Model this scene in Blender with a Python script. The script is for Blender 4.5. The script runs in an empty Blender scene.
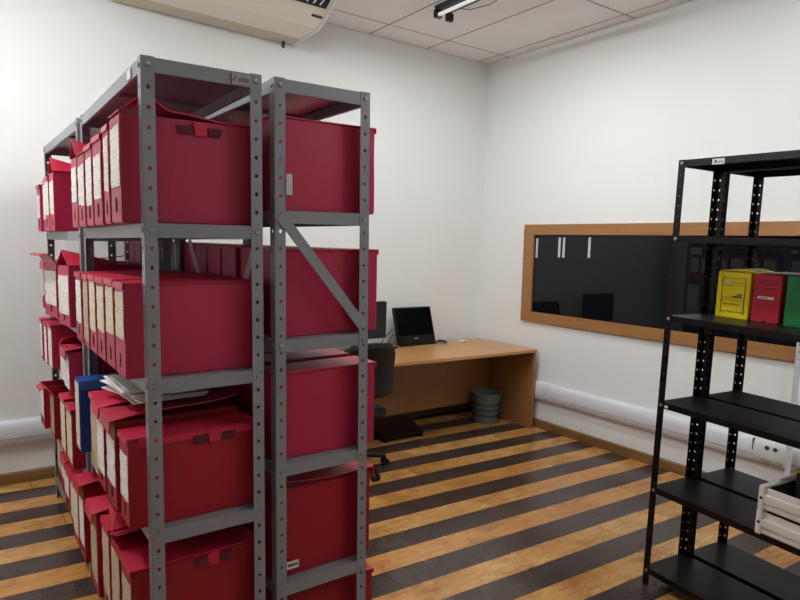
import bpy, bmesh, math, random
from mathutils import Matrix, Vector, noise
import numpy as np

S = bpy.context.scene
COL = S.collection

# ------------------------------------------------------------------ camera
YAW, PIT, ROL, FPX, HC = math.radians(35.5769), math.radians(4.9873), math.radians(1.5866), 632.965, 1.6
fw = Vector((math.sin(YAW)*math.cos(PIT), math.cos(YAW)*math.cos(PIT), -math.sin(PIT)))
rt = Vector((math.cos(YAW), -math.sin(YAW), 0))
up = rt.cross(fw)
r2 = math.cos(ROL)*rt + math.sin(ROL)*up
u2 = -math.sin(ROL)*rt + math.cos(ROL)*up
cam = bpy.data.cameras.new('camera')
cam.sensor_width = 36.0
cam.lens = FPX*36.0/800.0
cam.clip_start = 0.02
co = bpy.data.objects.new('camera', cam)
COL.objects.link(co)
co.matrix_world = Matrix(((r2.x, u2.x, -fw.x, 0), (r2.y, u2.y, -fw.y, 0), (r2.z, u2.z, -fw.z, HC), (0, 0, 0, 1)))
S.camera = co

# ------------------------------------------------------------------ world, exposure, lamp settings
S.view_settings.view_transform = 'Standard'
S.view_settings.look = 'None'
S.view_settings.gamma = 1.0
S.view_settings.use_curve_mapping = False
S.view_settings.exposure = 0.0
W = bpy.data.worlds.new('world')
S.world = W
W.use_nodes = True
W.node_tree.nodes['Background'].inputs[0].default_value = (0.9, 0.95, 1, 1)
W.node_tree.nodes['Background'].inputs[1].default_value = 0.02
# ceiling lamps: (x, y, light power in W, tube emission)
LAMPS = [(3.03, 3.18, 22, 0.3), (2.94, 0.30, 5, 100.0), (-0.42, 3.30, 30, 62.0), (1.45, 2.45, 8, 90.0)]
LAMP_COL = (0.955, 1.0, 1.03)

# room
XW, YW, ZC = 4.281, 4.645, 3.351
XL, YN = -1.75, -2.3

# ------------------------------------------------------------------ materials
def lin(c):
    return tuple(((v/255.0)/12.92 if v/255.0 <= 0.04045 else ((v/255.0+0.055)/1.055)**2.4) for v in c)

class NT:
    def __init__(self, name):
        self.m = bpy.data.materials.new(name)
        self.m.use_nodes = True
        self.t = self.m.node_tree
        self.b = self.t.nodes['Principled BSDF']
    def n(self, typ, **kw):
        nd = self.t.nodes.new(typ)
        for k, v in kw.items():
            setattr(nd, k, v)
        return nd
    def l(self, a, b):
        self.t.links.new(a, b)
    def val(self, sock, v):
        if hasattr(v, 'links') or isinstance(v, bpy.types.NodeSocket):
            self.l(v, sock)
        else:
            sock.default_value = v
    def math(self, op, a, b=0.0, c=0.0):
        nd = self.n('ShaderNodeMath', operation=op)
        for i, v in enumerate((a, b, c)):
            self.val(nd.inputs[i], v)
        return nd.outputs[0]
    def mix(self, f, a, b, blend='MIX'):
        nd = self.n('ShaderNodeMix', data_type='RGBA', blend_type=blend)
        self.val(nd.inputs[0], f)
        for s, v in ((nd.inputs[6], a), (nd.inputs[7], b)):
            if isinstance(v, tuple):
                s.default_value = (*v[:3], 1)
            else:
                self.l(v, s)
        return nd.outputs[2]
    def noise(self, vec, scale, detail=3, rough=0.5):
        nd = self.n('ShaderNodeTexNoise')
        if vec is not None:
            self.l(vec, nd.inputs['Vector'])
        nd.inputs['Scale'].default_value = scale
        nd.inputs['Detail'].default_value = detail
        nd.inputs['Roughness'].default_value = rough
        return nd.outputs[0]
    def mapping(self, vec, scale=(1, 1, 1), loc=(0, 0, 0)):
        nd = self.n('ShaderNodeMapping')
        self.l(vec, nd.inputs[0])
        nd.inputs['Scale'].default_value = scale
        nd.inputs['Location'].default_value = loc
        return nd.outputs[0]
    def ramp(self, f, a, b):
        nd = self.n('ShaderNodeMapRange')
        self.l(f, nd.inputs[0])
        nd.inputs[1].default_value = a
        nd.inputs[2].default_value = b
        return nd.outputs[0]
    def obj(self):
        return self.n('ShaderNodeTexCoord').outputs['Object']
    def bump(self, h, strength=0.2, dist=0.002):
        nd = self.n('ShaderNodeBump')
        nd.inputs['Strength'].default_value = strength
        nd.inputs['Distance'].default_value = dist
        self.l(h, nd.inputs['Height'])
        self.l(nd.outputs[0], self.b.inputs['Normal'])

def simple(name, rgb, rough=0.5, metal=0.0, var=0.06, scale=12.0, spec=0.5, bump=0.0):
    k = NT(name)
    c = lin(rgb)
    v = k.noise(k.obj(), scale, 4)
    lo = tuple(x*(1-var) for x in c)
    hi = tuple(min(1, x*(1+var)) for x in c)
    k.l(k.mix(v, lo, hi), k.b.inputs['Base Color'])
    k.b.inputs['Roughness'].default_value = rough
    k.b.inputs['Metallic'].default_value = metal
    k.b.inputs['Specular IOR Level'].default_value = spec
    if bump:
        k.bump(k.noise(k.obj(), scale*12, 3), bump, 0.002)
    return k.m

def mat_wall():
    k = NT('wall_paint')
    v = k.noise(k.obj(), 1.3, 4)
    base = k.mix(v, lin((229, 229, 225)), lin((235, 235, 232)))
    sm = k.ramp(k.noise(k.obj(), 5.0, 5, 0.6), 0.66, 0.80)
    base = k.mix(k.math('MULTIPLY', sm, 0.12), base, lin((170, 165, 155)))
    k.l(base, k.b.inputs['Base Color'])
    k.b.inputs['Roughness'].default_value = 0.62
    k.b.inputs['Specular IOR Level'].default_value = 0.3
    k.bump(k.noise(k.obj(), 90, 3), 0.12, 0.002)
    return k.m

def mat_floor():
    k = NT('plank_floor')
    pos = k.n('ShaderNodeNewGeometry').outputs['Position']
    sep = k.n('ShaderNodeSeparateXYZ')
    k.l(pos, sep.inputs[0])
    X, Y = sep.outputs[0], sep.outputs[1]
    PW = 0.1667
    v = k.math('DIVIDE', k.math('SUBTRACT', k.math('ADD', Y, k.math('MULTIPLY', k.math('SUBTRACT', X, 2.2), 0.04)), 2.418), PW)
    i = k.math('FLOOR', v)
    fv = k.math('FRACT', v)
    par = k.math('MODULO', k.math('ADD', i, 200.0), 2.0)      # 0 light, 1 dark
    wn = k.n('ShaderNodeTexWhiteNoise', noise_dimensions='1D')
    k.l(i, wn.inputs['W'])
    u = k.math('ADD', k.math('DIVIDE', X, 2.1), k.math('MULTIPLY', wn.outputs[0], 7.3))
    iu = k.math('FLOOR', u)
    fu = k.math('FRACT', u)
    cmb = k.n('ShaderNodeCombineXYZ')
    k.l(iu, cmb.inputs[0]); k.l(i, cmb.inputs[1])
    wn2 = k.n('ShaderNodeTexWhiteNoise', noise_dimensions='2D')
    k.l(cmb.outputs[0], wn2.inputs['Vector'])
    off = k.n('ShaderNodeVectorMath', operation='MULTIPLY_ADD')
    k.l(wn2.outputs[1], off.inputs[0]); off.inputs[1].default_value = (9, 9, 9); k.l(pos, off.inputs[2])
    gv = off.outputs[0]
    g1 = k.noise(k.mapping(gv, (1.6, 26, 1)), 3.0, 5, 0.62)
    g2 = k.noise(k.mapping(gv, (7, 60, 1)), 4.0, 4, 0.6)
    g3 = k.noise(gv, 2.6, 4, 0.6)
    light = k.mix(k.ramp(g3, .3, .7), lin((172, 114, 50)), lin((224, 178, 110)))
    light = k.mix(k.math('MULTIPLY', wn2.outputs[0], 0.6), light, lin((204, 138, 74)))
    blot = k.ramp(k.noise(k.mapping(gv, (1, 2.2, 1)), 6.0, 7, 0.78), 0.48, 0.66)
    light = k.mix(k.math('MULTIPLY', blot, 0.6), light, lin((128, 76, 32)))
    light = k.mix(k.math('MULTIPLY', k.ramp(g1, 0.5, 0.72), 0.55), light, lin((120, 76, 40)))
    light = k.mix(k.math('MULTIPLY', k.ramp(g2, 0.52, 0.7), 0.30), light, lin((110, 72, 42)))
    dark = k.mix(g3, lin((46, 36, 33)), lin((78, 64, 58)))
    dark = k.mix(k.math('MULTIPLY', k.ramp(g1, 0.48, 0.75), 0.6), dark, lin((40, 29, 25)))
    dark = k.mix(k.math('MULTIPLY', wn2.outputs[0], 0.35), dark, lin((70, 52, 44)))
    dark = k.mix(k.math('MULTIPLY', k.ramp(k.noise(gv, 9.0, 7, 0.8), 0.52, 0.72), 0.35), dark, lin((112, 94, 84)))
    c = k.mix(par, light, dark)
    # worn patches
    wear = k.ramp(k.noise(pos, 1.7, 5, 0.65), 0.58, 0.75)
    c = k.mix(k.math('MULTIPLY', wear, 0.22), c, lin((128, 104, 84)))
    e1 = k.math('MINIMUM', fv, k.math('SUBTRACT', 1.0, fv))
    e2 = k.math('MULTIPLY', k.math('MINIMUM', fu, k.math('SUBTRACT', 1.0, fu)), 12.6)
    e = k.math('MINIMUM', e1, e2)
    gap = k.math('SUBTRACT', 1.0, k.ramp(e, 0.004, 0.016))
    c = k.mix(k.math('MULTIPLY', gap, 0.85), c, lin((22, 15, 12)))
    k.l(c, k.b.inputs['Base Color'])
    rr = k.math('ADD', 0.14, k.math('MULTIPLY', k.noise(pos, 3.0, 5, 0.6), 0.22))
    k.l(rr, k.b.inputs['Roughness'])
    k.b.inputs['Specular IOR Level'].default_value = 0.5
    h = k.math('SUBTRACT', k.math('MULTIPLY', g1, 0.25), gap)
    k.bump(h, 0.18, 0.002)
    return k.m

def mat_wood(name, a, b, rough=0.4, axis='x'):
    k = NT(name)
    sc = {'x': (1.2, 22, 22), 'y': (22, 1.2, 22), 'z': (22, 22, 1.2)}[axis]
    g = k.noise(k.mapping(k.obj(), sc), 2.0, 5, 0.6)
    k.l(k.mix(k.ramp(g, 0.3, 0.7), lin(a), lin(b)), k.b.inputs['Base Color'])
    k.b.inputs['Roughness'].default_value = rough
    return k.m

def mat_plastic_box(name, rgb, rough=0.42):
    """corrugated polypropylene sheet: fine flutes, scuffs"""
    k = NT(name)
    o = k.obj()
    rnd = k.n('ShaderNodeObjectInfo').outputs['Random']
    c = lin(rgb)
    base = k.mix(rnd, tuple(x*0.86 for x in c), tuple(min(1, x*1.1) for x in c))
    sc = k.ramp(k.noise(o, 14, 5, 0.7), 0.62, 0.78)
    base = k.mix(k.math('MULTIPLY', sc, 0.16), base, lin((222, 120, 130)))
    k.l(base, k.b.inputs['Base Color'])
    k.b.inputs['Roughness'].default_value = rough
    k.b.inputs['Specular IOR Level'].default_value = 0.45
    sp = k.n('ShaderNodeSeparateXYZ'); k.l(o, sp.inputs[0])
    s = k.math('SINE', k.math('MULTIPLY', k.math('ADD', sp.outputs[0], sp.outputs[1]), 1500.0))
    w = k.noise(o, 9, 3)
    k.bump(k.math('ADD', k.math('MULTIPLY', s, 0.12), k.math('MULTIPLY', w, 2.5)), 0.25, 0.003)
    return k.m

def mat_text(name, paper, ink, rows=95.0, cols=150.0, axis_v=2, axis_u=1, cover=0.45, stain=None, stain_amt=0.0, rough=0.6):
    """paper or print: broken rows of dark marks too small to read"""
    k = NT(name)
    o = k.obj()
    rnd = k.n('ShaderNodeObjectInfo').outputs['Random']
    sp = k.n('ShaderNodeSeparateXYZ'); k.l(o, sp.inputs[0])
    u, v = sp.outputs[axis_u], sp.outputs[axis_v]
    vr = k.math('MULTIPLY', v, rows)
    row = k.math('FLOOR', vr)
    inrow = k.math('LESS_THAN', k.math('FRACT', vr), 0.42)
    cmb = k.n('ShaderNodeCombineXYZ')
    k.l(k.math('MULTIPLY', u, cols), cmb.inputs[0]); k.l(k.math('MULTIPLY', row, 3.7), cmb.inputs[1]); k.l(k.math('MULTIPLY', rnd, 60.0), cmb.inputs[2])
    nz = k.n('ShaderNodeTexNoise'); k.l(cmb.outputs[0], nz.inputs['Vector']); nz.inputs['Scale'].default_value = 1.0; nz.inputs['Detail'].default_value = 2
    wn = k.n('ShaderNodeTexWhiteNoise', noise_dimensions='2D')
    cm2 = k.n('ShaderNodeCombineXYZ'); k.l(row, cm2.inputs[0]); k.l(rnd, cm2.inputs[1]); k.l(cm2.outputs[0], wn.inputs['Vector'])
    on = k.math('MULTIPLY', inrow, k.math('LESS_THAN', nz.outputs[0], cover))
    on = k.math('MULTIPLY', on, k.math('LESS_THAN', wn.outputs[0], 0.7))
    base = k.mix(k.noise(o, 16, 4), lin(paper), tuple(min(1, x*1.08) for x in lin(paper)))
    if stain:
        sm = k.ramp(k.noise(o, 10, 4, 0.6), 0.5, 0.68)
        base = k.mix(k.math('MULTIPLY', sm, stain_amt), base, lin(stain))
    c = k.mix(k.math('MULTIPLY', on, 0.5), base, lin(ink))
    k.l(c, k.b.inputs['Base Color'])
    k.b.inputs['Roughness'].default_value = rough
    k.bump(k.noise(o, 40, 4, 0.6), 0.3, 0.003)
    return k.m

def mat_emit(name, col, strength):
    k = NT(name)
    k.b.inputs['Base Color'].default_value = (0.9, 0.9, 0.88, 1)
    k.b.inputs['Emission Color'].default_value = (*col, 1)
    k.b.inputs['Emission Strength'].default_value = strength
    return k.m

def mat_black_metal():
    k = NT('black_enamel')
    o = k.obj()
    k.b.inputs['Base Color'].default_value = (*lin((11, 11, 12)), 1)
    r = k.math('ADD', 0.30, k.math('MULTIPLY', k.noise(o, 6, 4), 0.16))
    k.l(r, k.b.inputs['Roughness'])
    k.b.inputs['Specular IOR Level'].default_value = 0.3
    return k.m

def mat_grey_metal():
    k = NT('grey_enamel')
    o = k.obj()
    v = k.noise(o, 7, 5, 0.6)
    k.l(k.mix(v, lin((126, 128, 133)), lin((140, 142, 147))), k.b.inputs['Base Color'])
    k.b.inputs['Roughness'].default_value = 0.38
    k.bump(k.noise(o, 160, 2), 0.05, 0.001)
    return k.m

M = dict(
    wall=mat_wall(), floor=mat_floor(),
    ceil=simple('ceiling_tile', (243, 240, 238), 0.8, var=0.04, scale=3, spec=0.2),
    groove=simple('ceiling_seam', (150, 136, 128), 0.8),
    base=mat_wood('baseboard_wood', (104, 76, 40), (142, 106, 60), 0.45, 'x'),
    basey=mat_wood('baseboard_wood_side', (104, 76, 40), (142, 106, 60), 0.45, 'y'),
    frame=mat_wood('window_wood', (150, 104, 60), (164, 116, 70), 0.4, 'y'),
    glass=None,
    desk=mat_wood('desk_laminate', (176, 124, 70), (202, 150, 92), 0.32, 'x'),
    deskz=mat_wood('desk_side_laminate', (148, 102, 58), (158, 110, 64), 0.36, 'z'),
    grey=mat_grey_metal(), black=mat_black_metal(),
    bolt=simple('zinc_bolt', (150, 148, 145), 0.4, 0.5),
    ltgrey=simple('light_grey_enamel', (190, 190, 192), 0.45),
    red=mat_plastic_box('red_plastic', (174, 28, 71)),
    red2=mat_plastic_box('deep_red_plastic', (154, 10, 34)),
    redlid=mat_plastic_box('red_lid_plastic', (192, 34, 64), 0.36),
    blue=mat_plastic_box('blue_plastic', (18, 62, 140)),
    yellow=mat_plastic_box('yellow_plastic', (252, 224, 8)),
    crimson=mat_plastic_box('crimson_plastic', (178, 22, 46)),
    green=mat_plastic_box('green_plastic', (10, 122, 62)),
    paper=mat_text('white_label_paper', (228, 221, 215), (78, 74, 74), stain=(176, 160, 146), stain_amt=0.35),
    cream=mat_text('cream_label_paper', (216, 203, 178), (84, 72, 60), stain=(176, 128, 62), stain_amt=0.25),
    aged=mat_text('aged_label_paper', (186, 168, 138), (90, 74, 58), stain=(168, 112, 44), stain_amt=0.6),
    plain=simple('white_paper', (228, 224, 220), 0.7, var=0.03),
    print_red=mat_text('dark_print_on_red', (180, 34, 58), (46, 12, 22), rows=150, cols=200, axis_v=0, axis_u=1, cover=0.58, rough=0.4),
    print_yel=mat_text('dark_print_on_yellow', (240, 206, 8), (70, 60, 10), rows=150, cols=170, cover=0.5, rough=0.42),
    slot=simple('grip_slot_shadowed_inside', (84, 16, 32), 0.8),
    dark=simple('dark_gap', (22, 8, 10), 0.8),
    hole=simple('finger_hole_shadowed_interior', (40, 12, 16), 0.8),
    cond=simple('white_conduit', (214, 214, 218), 0.35, var=0.02),
    socket=simple('socket_plastic', (206, 205, 200), 0.4, var=0.02),
    sockdark=simple('socket_hole', (70, 64, 50), 0.5),
    ac=simple('cream_plastic', (238, 232, 216), 0.4, var=0.03, scale=3),
    acdark=simple('cream_plastic_flap', (208, 198, 174), 0.45, var=0.03),
    acwhite=simple('white_plastic', (226, 226, 222), 0.35, var=0.02),
    navy=simple('dark_grille', (22, 26, 38), 0.4),
    ink=simple('dark_ink', (60, 58, 60), 0.6),
    inkblack=simple('black_ink', (24, 24, 26), 0.6),
    blackpl=simple('black_plastic', (12, 12, 14), 0.35),
    screen=simple('switched_off_screen', (9, 10, 12), 0.12, var=0.02),
    fabric=simple('charcoal_fabric', (38, 39, 43), 0.9, bump=0.4, scale=30),
    bin=simple('grey_green_plastic', (98, 112, 106), 0.5),
    binhole=simple('basket_opening_dark', (30, 34, 32), 0.7),
    drawer=simple('drawer_grey_plastic', (240, 237, 230), 0.42, var=0.04),
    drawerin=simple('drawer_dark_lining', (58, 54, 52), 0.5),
    cream_block=simple('cream_note_paper', (226, 214, 170), 0.7),
    plate=simple('badge_plate', (150, 148, 146), 0.35, 0.3),
)
def mat_glass():
    k = NT('dark_tinted_glass')
    k.b.inputs['Base Color'].default_value = (*lin((14, 17, 21)), 1)
    k.b.inputs['Roughness'].default_value = 0.015
    k.b.inputs['IOR'].default_value = 1.40
    return k.m
M['glass'] = mat_glass()

# ------------------------------------------------------------------ mesh helpers
# every rack and archive box is dimensioned in modules of K metres
K = 1.40
def KZ(z):
    return K*z-.64
def KP(p):
    return (K*p[0], K*p[1], KZ(p[2]))
class MB:
    def __init__(self):
        self.v = []; self.f = []; self.mi = []
    def k(self):
        self.v = [tuple(K*c for c in p) for p in self.v]; return self
    def kz(self):
        self.v = [KP(p) for p in self.v]; return self
    def add(self, vs, fs, mi=0):
        o = len(self.v)
        self.v += [tuple(p) for p in vs]
        self.f += [tuple(o+i for i in f) for f in fs]
        self.mi += [mi]*len(fs)
        return self
    def box(self, x0, y0, z0, x1, y1, z1, mi=0):
        vs = [(x, y, z) for z in (z0, z1) for y in (y0, y1) for x in (x0, x1)]
        return self.add(vs, [(0, 2, 3, 1), (4, 5, 7, 6), (0, 1, 5, 4), (2, 6, 7, 3), (0, 4, 6, 2), (1, 3, 7, 5)], mi)
    def obox(self, mat, sx, sy, sz, mi=0):
        """box of half sizes through a matrix"""
        vs = [mat @ Vector((x, y, z)) for z in (-sz, sz) for y in (-sy, sy) for x in (-sx, sx)]
        return self.add(vs, [(0, 2, 3, 1), (4, 5, 7, 6), (0, 1, 5, 4), (2, 6, 7, 3), (0, 4, 6, 2), (1, 3, 7, 5)], mi)
    def tube(self, pts, r, n=8, mi=0):
        pts = [Vector(p) for p in pts]
        rs = r if isinstance(r, (list, tuple)) else [r]*len(pts)
        rings = []
        for i, p in enumerate(pts):
            d = (pts[min(i+1, len(pts)-1)] - pts[max(i-1, 0)]).normalized()
            a = d.orthogonal().normalized() if i == 0 else None
            if i == 0:
                ref = a
            a = (ref - d*ref.dot(d)).normalized(); ref = a
            b = d.cross(a)
            rings.append([p + rs[i]*(math.cos(2*math.pi*k/n)*a + math.sin(2*math.pi*k/n)*b) for k in range(n)])
        vs = [q for ring in rings for q in ring]
        fs = []
        for i in range(len(pts)-1):
            for k in range(n):
                fs.append((i*n+k, i*n+(k+1) % n, (i+1)*n+(k+1) % n, (i+1)*n+k))
        fs.append(tuple(range(n-1, -1, -1)))
        fs.append(tuple((len(pts)-1)*n+k for k in range(n)))
        return self.add(vs, fs, mi)
    def lathe(self, prof, n=32, c=(0, 0, 0), mi=0, close=False):
        vs = []
        for r, z in prof:
            for k in range(n):
                a = 2*math.pi*k/n
                vs.append((c[0]+r*math.cos(a), c[1]+r*math.sin(a), c[2]+z))
        fs = []
        m = len(prof)
        for i in range(m-1):
            for k in range(n):
                fs.append((i*n+k, i*n+(k+1) % n, (i+1)*n+(k+1) % n, (i+1)*n+k))
        if close:
            fs.append(tuple(range(n-1, -1, -1))); fs.append(tuple((m-1)*n+k for k in range(n)))
        return self.add(vs, fs, mi)
    def extrude(self, prof, axis, a, b, mi=0):
        """closed polygon prof (2D) swept along axis 'x' (prof=y,z) or 'y' (prof=x,z) or 'z' (x,y)"""
        def P(q, t):
            return (t, q[0], q[1]) if axis == 'x' else ((q[0], t, q[1]) if axis == 'y' else (q[0], q[1], t))
        n = len(prof)
        vs = [P(q, a) for q in prof] + [P(q, b) for q in prof]
        fs = [(i, (i+1) % n, n+(i+1) % n, n+i) for i in range(n)] + [tuple(range(n-1, -1, -1)), tuple(range(n, 2*n))]
        return self.add(vs, fs, mi)
    def grid(self, fn, nu, nv, th=0.0, mi=0):
        vs = [fn(i/nu, j/nv) for j in range(nv+1) for i in range(nu+1)]
        fs = [(j*(nu+1)+i, j*(nu+1)+i+1, (j+1)*(nu+1)+i+1, (j+1)*(nu+1)+i) for j in range(nv) for i in range(nu)]
        return self.add(vs, fs, mi)
    def mesh(self, name, mats, smooth=None, bevel=0.0, seg=2):
        bm = bmesh.new()
        bv = [bm.verts.new(p) for p in self.v]
        for f, mi in zip(self.f, self.mi):
            try:
                fa = bm.faces.new([bv[i] for i in f]); fa.material_index = mi
            except ValueError:
                pass
        bmesh.ops.remove_doubles(bm, verts=bm.verts, dist=1e-6)
        bmesh.ops.recalc_face_normals(bm, faces=bm.faces)
        if bevel:
            es = [e for e in bm.edges if len(e.link_faces) == 2 and e.calc_face_angle(0) > math.radians(40)]
            bmesh.ops.bevel(bm, geom=es, offset=bevel, segments=seg, affect='EDGES', clamp_overlap=True)
        me = bpy.data.meshes.new(name)
        bm.to_mesh(me); bm.free()
        for m in (mats if isinstance(mats, (list, tuple)) else [mats]):
            me.materials.append(m)
        if smooth is not None:
            me.polygons.foreach_set('use_smooth', [True]*len(me.polygons))
            me.set_sharp_from_angle(angle=math.radians(smooth))
        return me
    def build(self, name, mats, parent=None, **kw):
        return link(name, self.mesh(name, mats, **kw), parent)

def link(name, me, parent=None):
    o = bpy.data.objects.new(name, me)
    COL.objects.link(o)
    if parent is not None:
        o.parent = parent
    return o
def thing(name, label, cat, mw=None, group=None):
    o = bpy.data.objects.new(name, None)
    COL.objects.link(o)
    o.empty_display_size = 0.05
    if mw is not None:
        o.matrix_world = mw
    return tag(o, label, cat, group)
def tag(o, label, cat, group=None):
    o['label'] = label; o['category'] = cat
    if group:
        o['group'] = group
    return o
def struct(name, mb, m, **kw):
    o = mb.build(name, m, **kw)
    o['kind'] = 'structure'
    return o
def T(x, y, z, rz=0.0, rx=0.0, ry=0.0):
    return Matrix.Translation((x, y, z)) @ Matrix.Rotation(rz, 4, 'Z') @ Matrix.Rotation(ry, 4, 'Y') @ Matrix.Rotation(rx, 4, 'X')
def sizeable(o):
    return o

# ------------------------------------------------------------------ room shell
b = MB().box(XL-.1, YN-.1, -0.1, XW+.1, YW+.1, 0); struct('floor', b, M['floor'])
b = MB().box(XL-.1, YW, 0, XW+.1, YW+.1, ZC+.1); struct('wall_back', b, M['wall'])
b = MB().box(XW, YN-.1, 0, XW+.1, YW, ZC+.1); struct('wall_right', b, M['wall'])
b = MB().box(XL-.1, YN-.1, 0, XL, YW, ZC+.1); struct('wall_left', b, M['wall'])
b = MB().box(XL, YN-.1, 0, XW, YN, ZC+.1); struct('wall_front', b, M['wall'])
# suspended ceiling: tiles with open seams over a slab
b = MB().box(XL, YN, ZC+.0025, XW, YW, ZC+.1, 1)
xs = [XW]
x = 4.15
while x > XL:
    xs.append(x); x -= 0.612
xs.append(XL)
ys = [YW, 4.343, 3.03]
y = 3.03-1.31
while y > YN:
    ys.append(y); y -= 1.31
ys.append(YN)
g = 0.0085
for i in range(len(xs)-1):
    for j in range(len(ys)-1):
        b.box(xs[i+1]+g, ys[j+1]+g, ZC, xs[i]-g, ys[j]-g, ZC+.014, 0)
struct('ceiling', b, [M['ceil'], M['groove']])
# baseboards
def bb(t, h):
    return [(0, 0), (t, 0), (t, h-.01), (t-.006, h), (0, h)]
b = MB().extrude([(YW-p, q) for p, q in bb(.018, .075)], 'x', XL, XW); struct('baseboard_back', b, M['base'])
b = MB().extrude([(XW-p, q) for p, q in bb(.018, .075)], 'y', YN, YW-.018); struct('baseboard_right', b, M['basey'])
b = MB().extrude([(XL+p, q) for p, q in bb(.018, .075)], 'y', YN, YW-.018); struct('baseboard_left', b, M['basey'])

# observation window with wide wooden frame
wn = thing('window_1', 'long dark window in wide brown wooden frame on the right wall', 'window')
wn['kind'] = 'structure'
FY0, FY1, FZ0, FZ1 = 1.25, 4.045, 0.944, 1.812
st, tp, bt = 0.118, 0.09, 0.09
D = 0.028
m_ = MB()
m_.box(XW-D, FY0, FZ1-tp, XW-.001, FY1, FZ1)
m_.box(XW-D, FY0, FZ0, XW-.001, FY1, FZ0+bt)
m_.box(XW-D, FY1-st, FZ0+bt, XW-.001, FY1, FZ1-tp)
m_.box(XW-D, FY0, FZ0+bt, XW-.001, FY0+st, FZ1-tp)
m_.build('window_frame', M['frame'], wn, bevel=.002)
MB().box(XW-.008, FY0+st, FZ0+bt, XW-.002, FY1-st, FZ1-tp).build('pane', M['glass'], wn)
for k, (yy, zz) in enumerate(((3.90, 1.605), (3.645, 1.614), (3.597, 1.615), (3.333, 1.62))):
    t = MB().box(XW-.0095, yy-.012, zz-.085, XW-.008, yy+.012, zz+.085).build('pale_strip', M['ltgrey'])
    tag(t, ['pale upright strip on dark glass beside the left frame', 'pale upright strip on dark glass, left of the close pair',
            'pale upright strip on dark glass, right of the close pair', 'pale upright strip alone on dark glass, farthest right'][k], 'strip', 'pale strips on the dark glass')

# ------------------------------------------------------------------ ceiling lamps
tube_mats = {}
def lamp(x, y, power, emis, label):
    t = thing('ceiling_lamp', label, 'lamp', T(x, y, ZC), 'tube lamps under the ceiling')
    L = 0.62
    MB().extrude([(-.078, -.003), (-.06, -.03), (.06, -.03), (.078, -.003)], 'y', -L, L).build('lamp_body', M['navy'], t)
    for s in ((-1, 1) if emis > 5 else (-1,)):
        mt = tube_mats.setdefault(emis, mat_emit('lit_tube_%d' % len(tube_mats), LAMP_COL, emis))
        tb = MB().tube([(s*.055, -L+.03, -.066), (s*.055, L-.03, -.066)], .0135, 12).build('tube', mt, t, smooth=40)
    for s in (-1, 1):
        for e in (-1, 1):
            MB().box(s*.055-.03, e*L-.035*(e > 0), -.088, s*.055+.03, e*L+.035*(e < 0), -.028).build('tube_socket', M['blackpl'], t, bevel=.005)
    MB().tube([(.07, .55, -.004), (.085, .4, -.05), (.09, .2, -.07), (.075, 0, -.045), (.06, -.1, -.01)], .003, 6).build('wire', M['blackpl'], t, smooth=60)
    la = bpy.data.lights.new('lamp_light', 'AREA')
    la.shape = 'RECTANGLE'; la.size = 0.09; la.size_y = 1.1
    la.energy = power; la.color = LAMP_COL
    lo = bpy.data.objects.new('lamp_light', la); COL.objects.link(lo)
    lo.parent = t; lo.location = (0, 0, -.08)
    return t
lamp_labels = ['black-ended tube lamp on the ceiling above the desk side', 'black-ended tube lamp on the ceiling above the black shelving',
               'black-ended tube lamp on the ceiling left of the racks',
               'black-ended tube lamp on the ceiling between the racks and the black shelving']
for q, lb in zip(LAMPS, lamp_labels):
    lamp(*q, lb)

# ------------------------------------------------------------------ air conditioner
ac = thing('air_conditioner', 'cream ceiling air conditioner hung along the back wall above the racks', 'air conditioner', T(1.6, 0, 3.13) @ Matrix.Rotation(.02, 4, 'Y') @ T(-1.6, 0, -3.13))
AX0, AX1 = 0.90, 2.25
prof = [(4.63, 3.128), (4.492, 3.146), (4.30, 3.146), (4.24, 3.152), (4.165, 3.180), (4.092, 3.225), (4.01, 3.272), (3.96, 3.315), (3.955, 3.328), (4.63, 3.328)]
MB().extrude(prof, 'x', AX0, AX1-.03).build('body', M['ac'], ac, bevel=.004)
prof2 = [(4.635, 3.124), (4.49, 3.142), (4.30, 3.141), (4.235, 3.147), (4.158, 3.176), (4.085, 3.22), (4.002, 3.268), (3.95, 3.313), (3.945, 3.33), (4.635, 3.33)]
MB().extrude(prof2, 'x', AX1-.03, AX1).build('end_cover', M['acwhite'], ac, bevel=.006)
MB().add([(AX0+.02, 4.625, 3.1272), (AX1-.03, 4.625, 3.1272), (AX1-.03, 4.50, 3.1435), (AX0+.02, 4.50, 3.1435),
          (AX0+.02, 4.625, 3.130), (AX1-.03, 4.625, 3.130), (AX1-.03, 4.50, 3.146), (AX0+.02, 4.50, 3.146)],
         [(0, 1, 2, 3), (4, 7, 6, 5), (0, 4, 5, 1), (1, 5, 6, 2), (2, 6, 7, 3), (3, 7, 4, 0)]).build('service_flap', M['acdark'], ac)
gr = MB()
def acs(s):   # along the front curve of the profile, from its lower end to its upper end
    pts = [(4.068, 3.239), (4.05, 3.2495), (4.01, 3.272), (3.96, 3.315)]
    d = [0]
    for a, c in zip(pts, pts[1:]):
        d.append(d[-1]+math.dist(a, c))
    s *= d[-1]
    for i in range(3):
        if s <= d[i+1]+1e-9:
            f = (s-d[i])/(d[i+1]-d[i])
            return pts[i][0]+(pts[i+1][0]-pts[i][0])*f, pts[i][1]+(pts[i+1][1]-pts[i][1])*f
    return pts[-1]
GX0, GX1 = AX0+.15, AX1-.05
def gsurf(s, off):
    y, z = acs(s); return y-off*.55, z-off*.83
vs = []; NS = 8
for i in range(NS+1):
    y, z = gsurf(i/NS, .004)
    vs += [(GX0, y, z), (GX1, y, z)]
gr.add(vs, [(2*i, 2*i+1, 2*i+3, 2*i+2) for i in range(NS)])
grille = gr.build('grille', M['navy'], ac)
fr = MB()
fr.tube([(GX0, *gsurf(0, .006)), (GX1, *gsurf(0, .006))], .004, 6)
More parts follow.
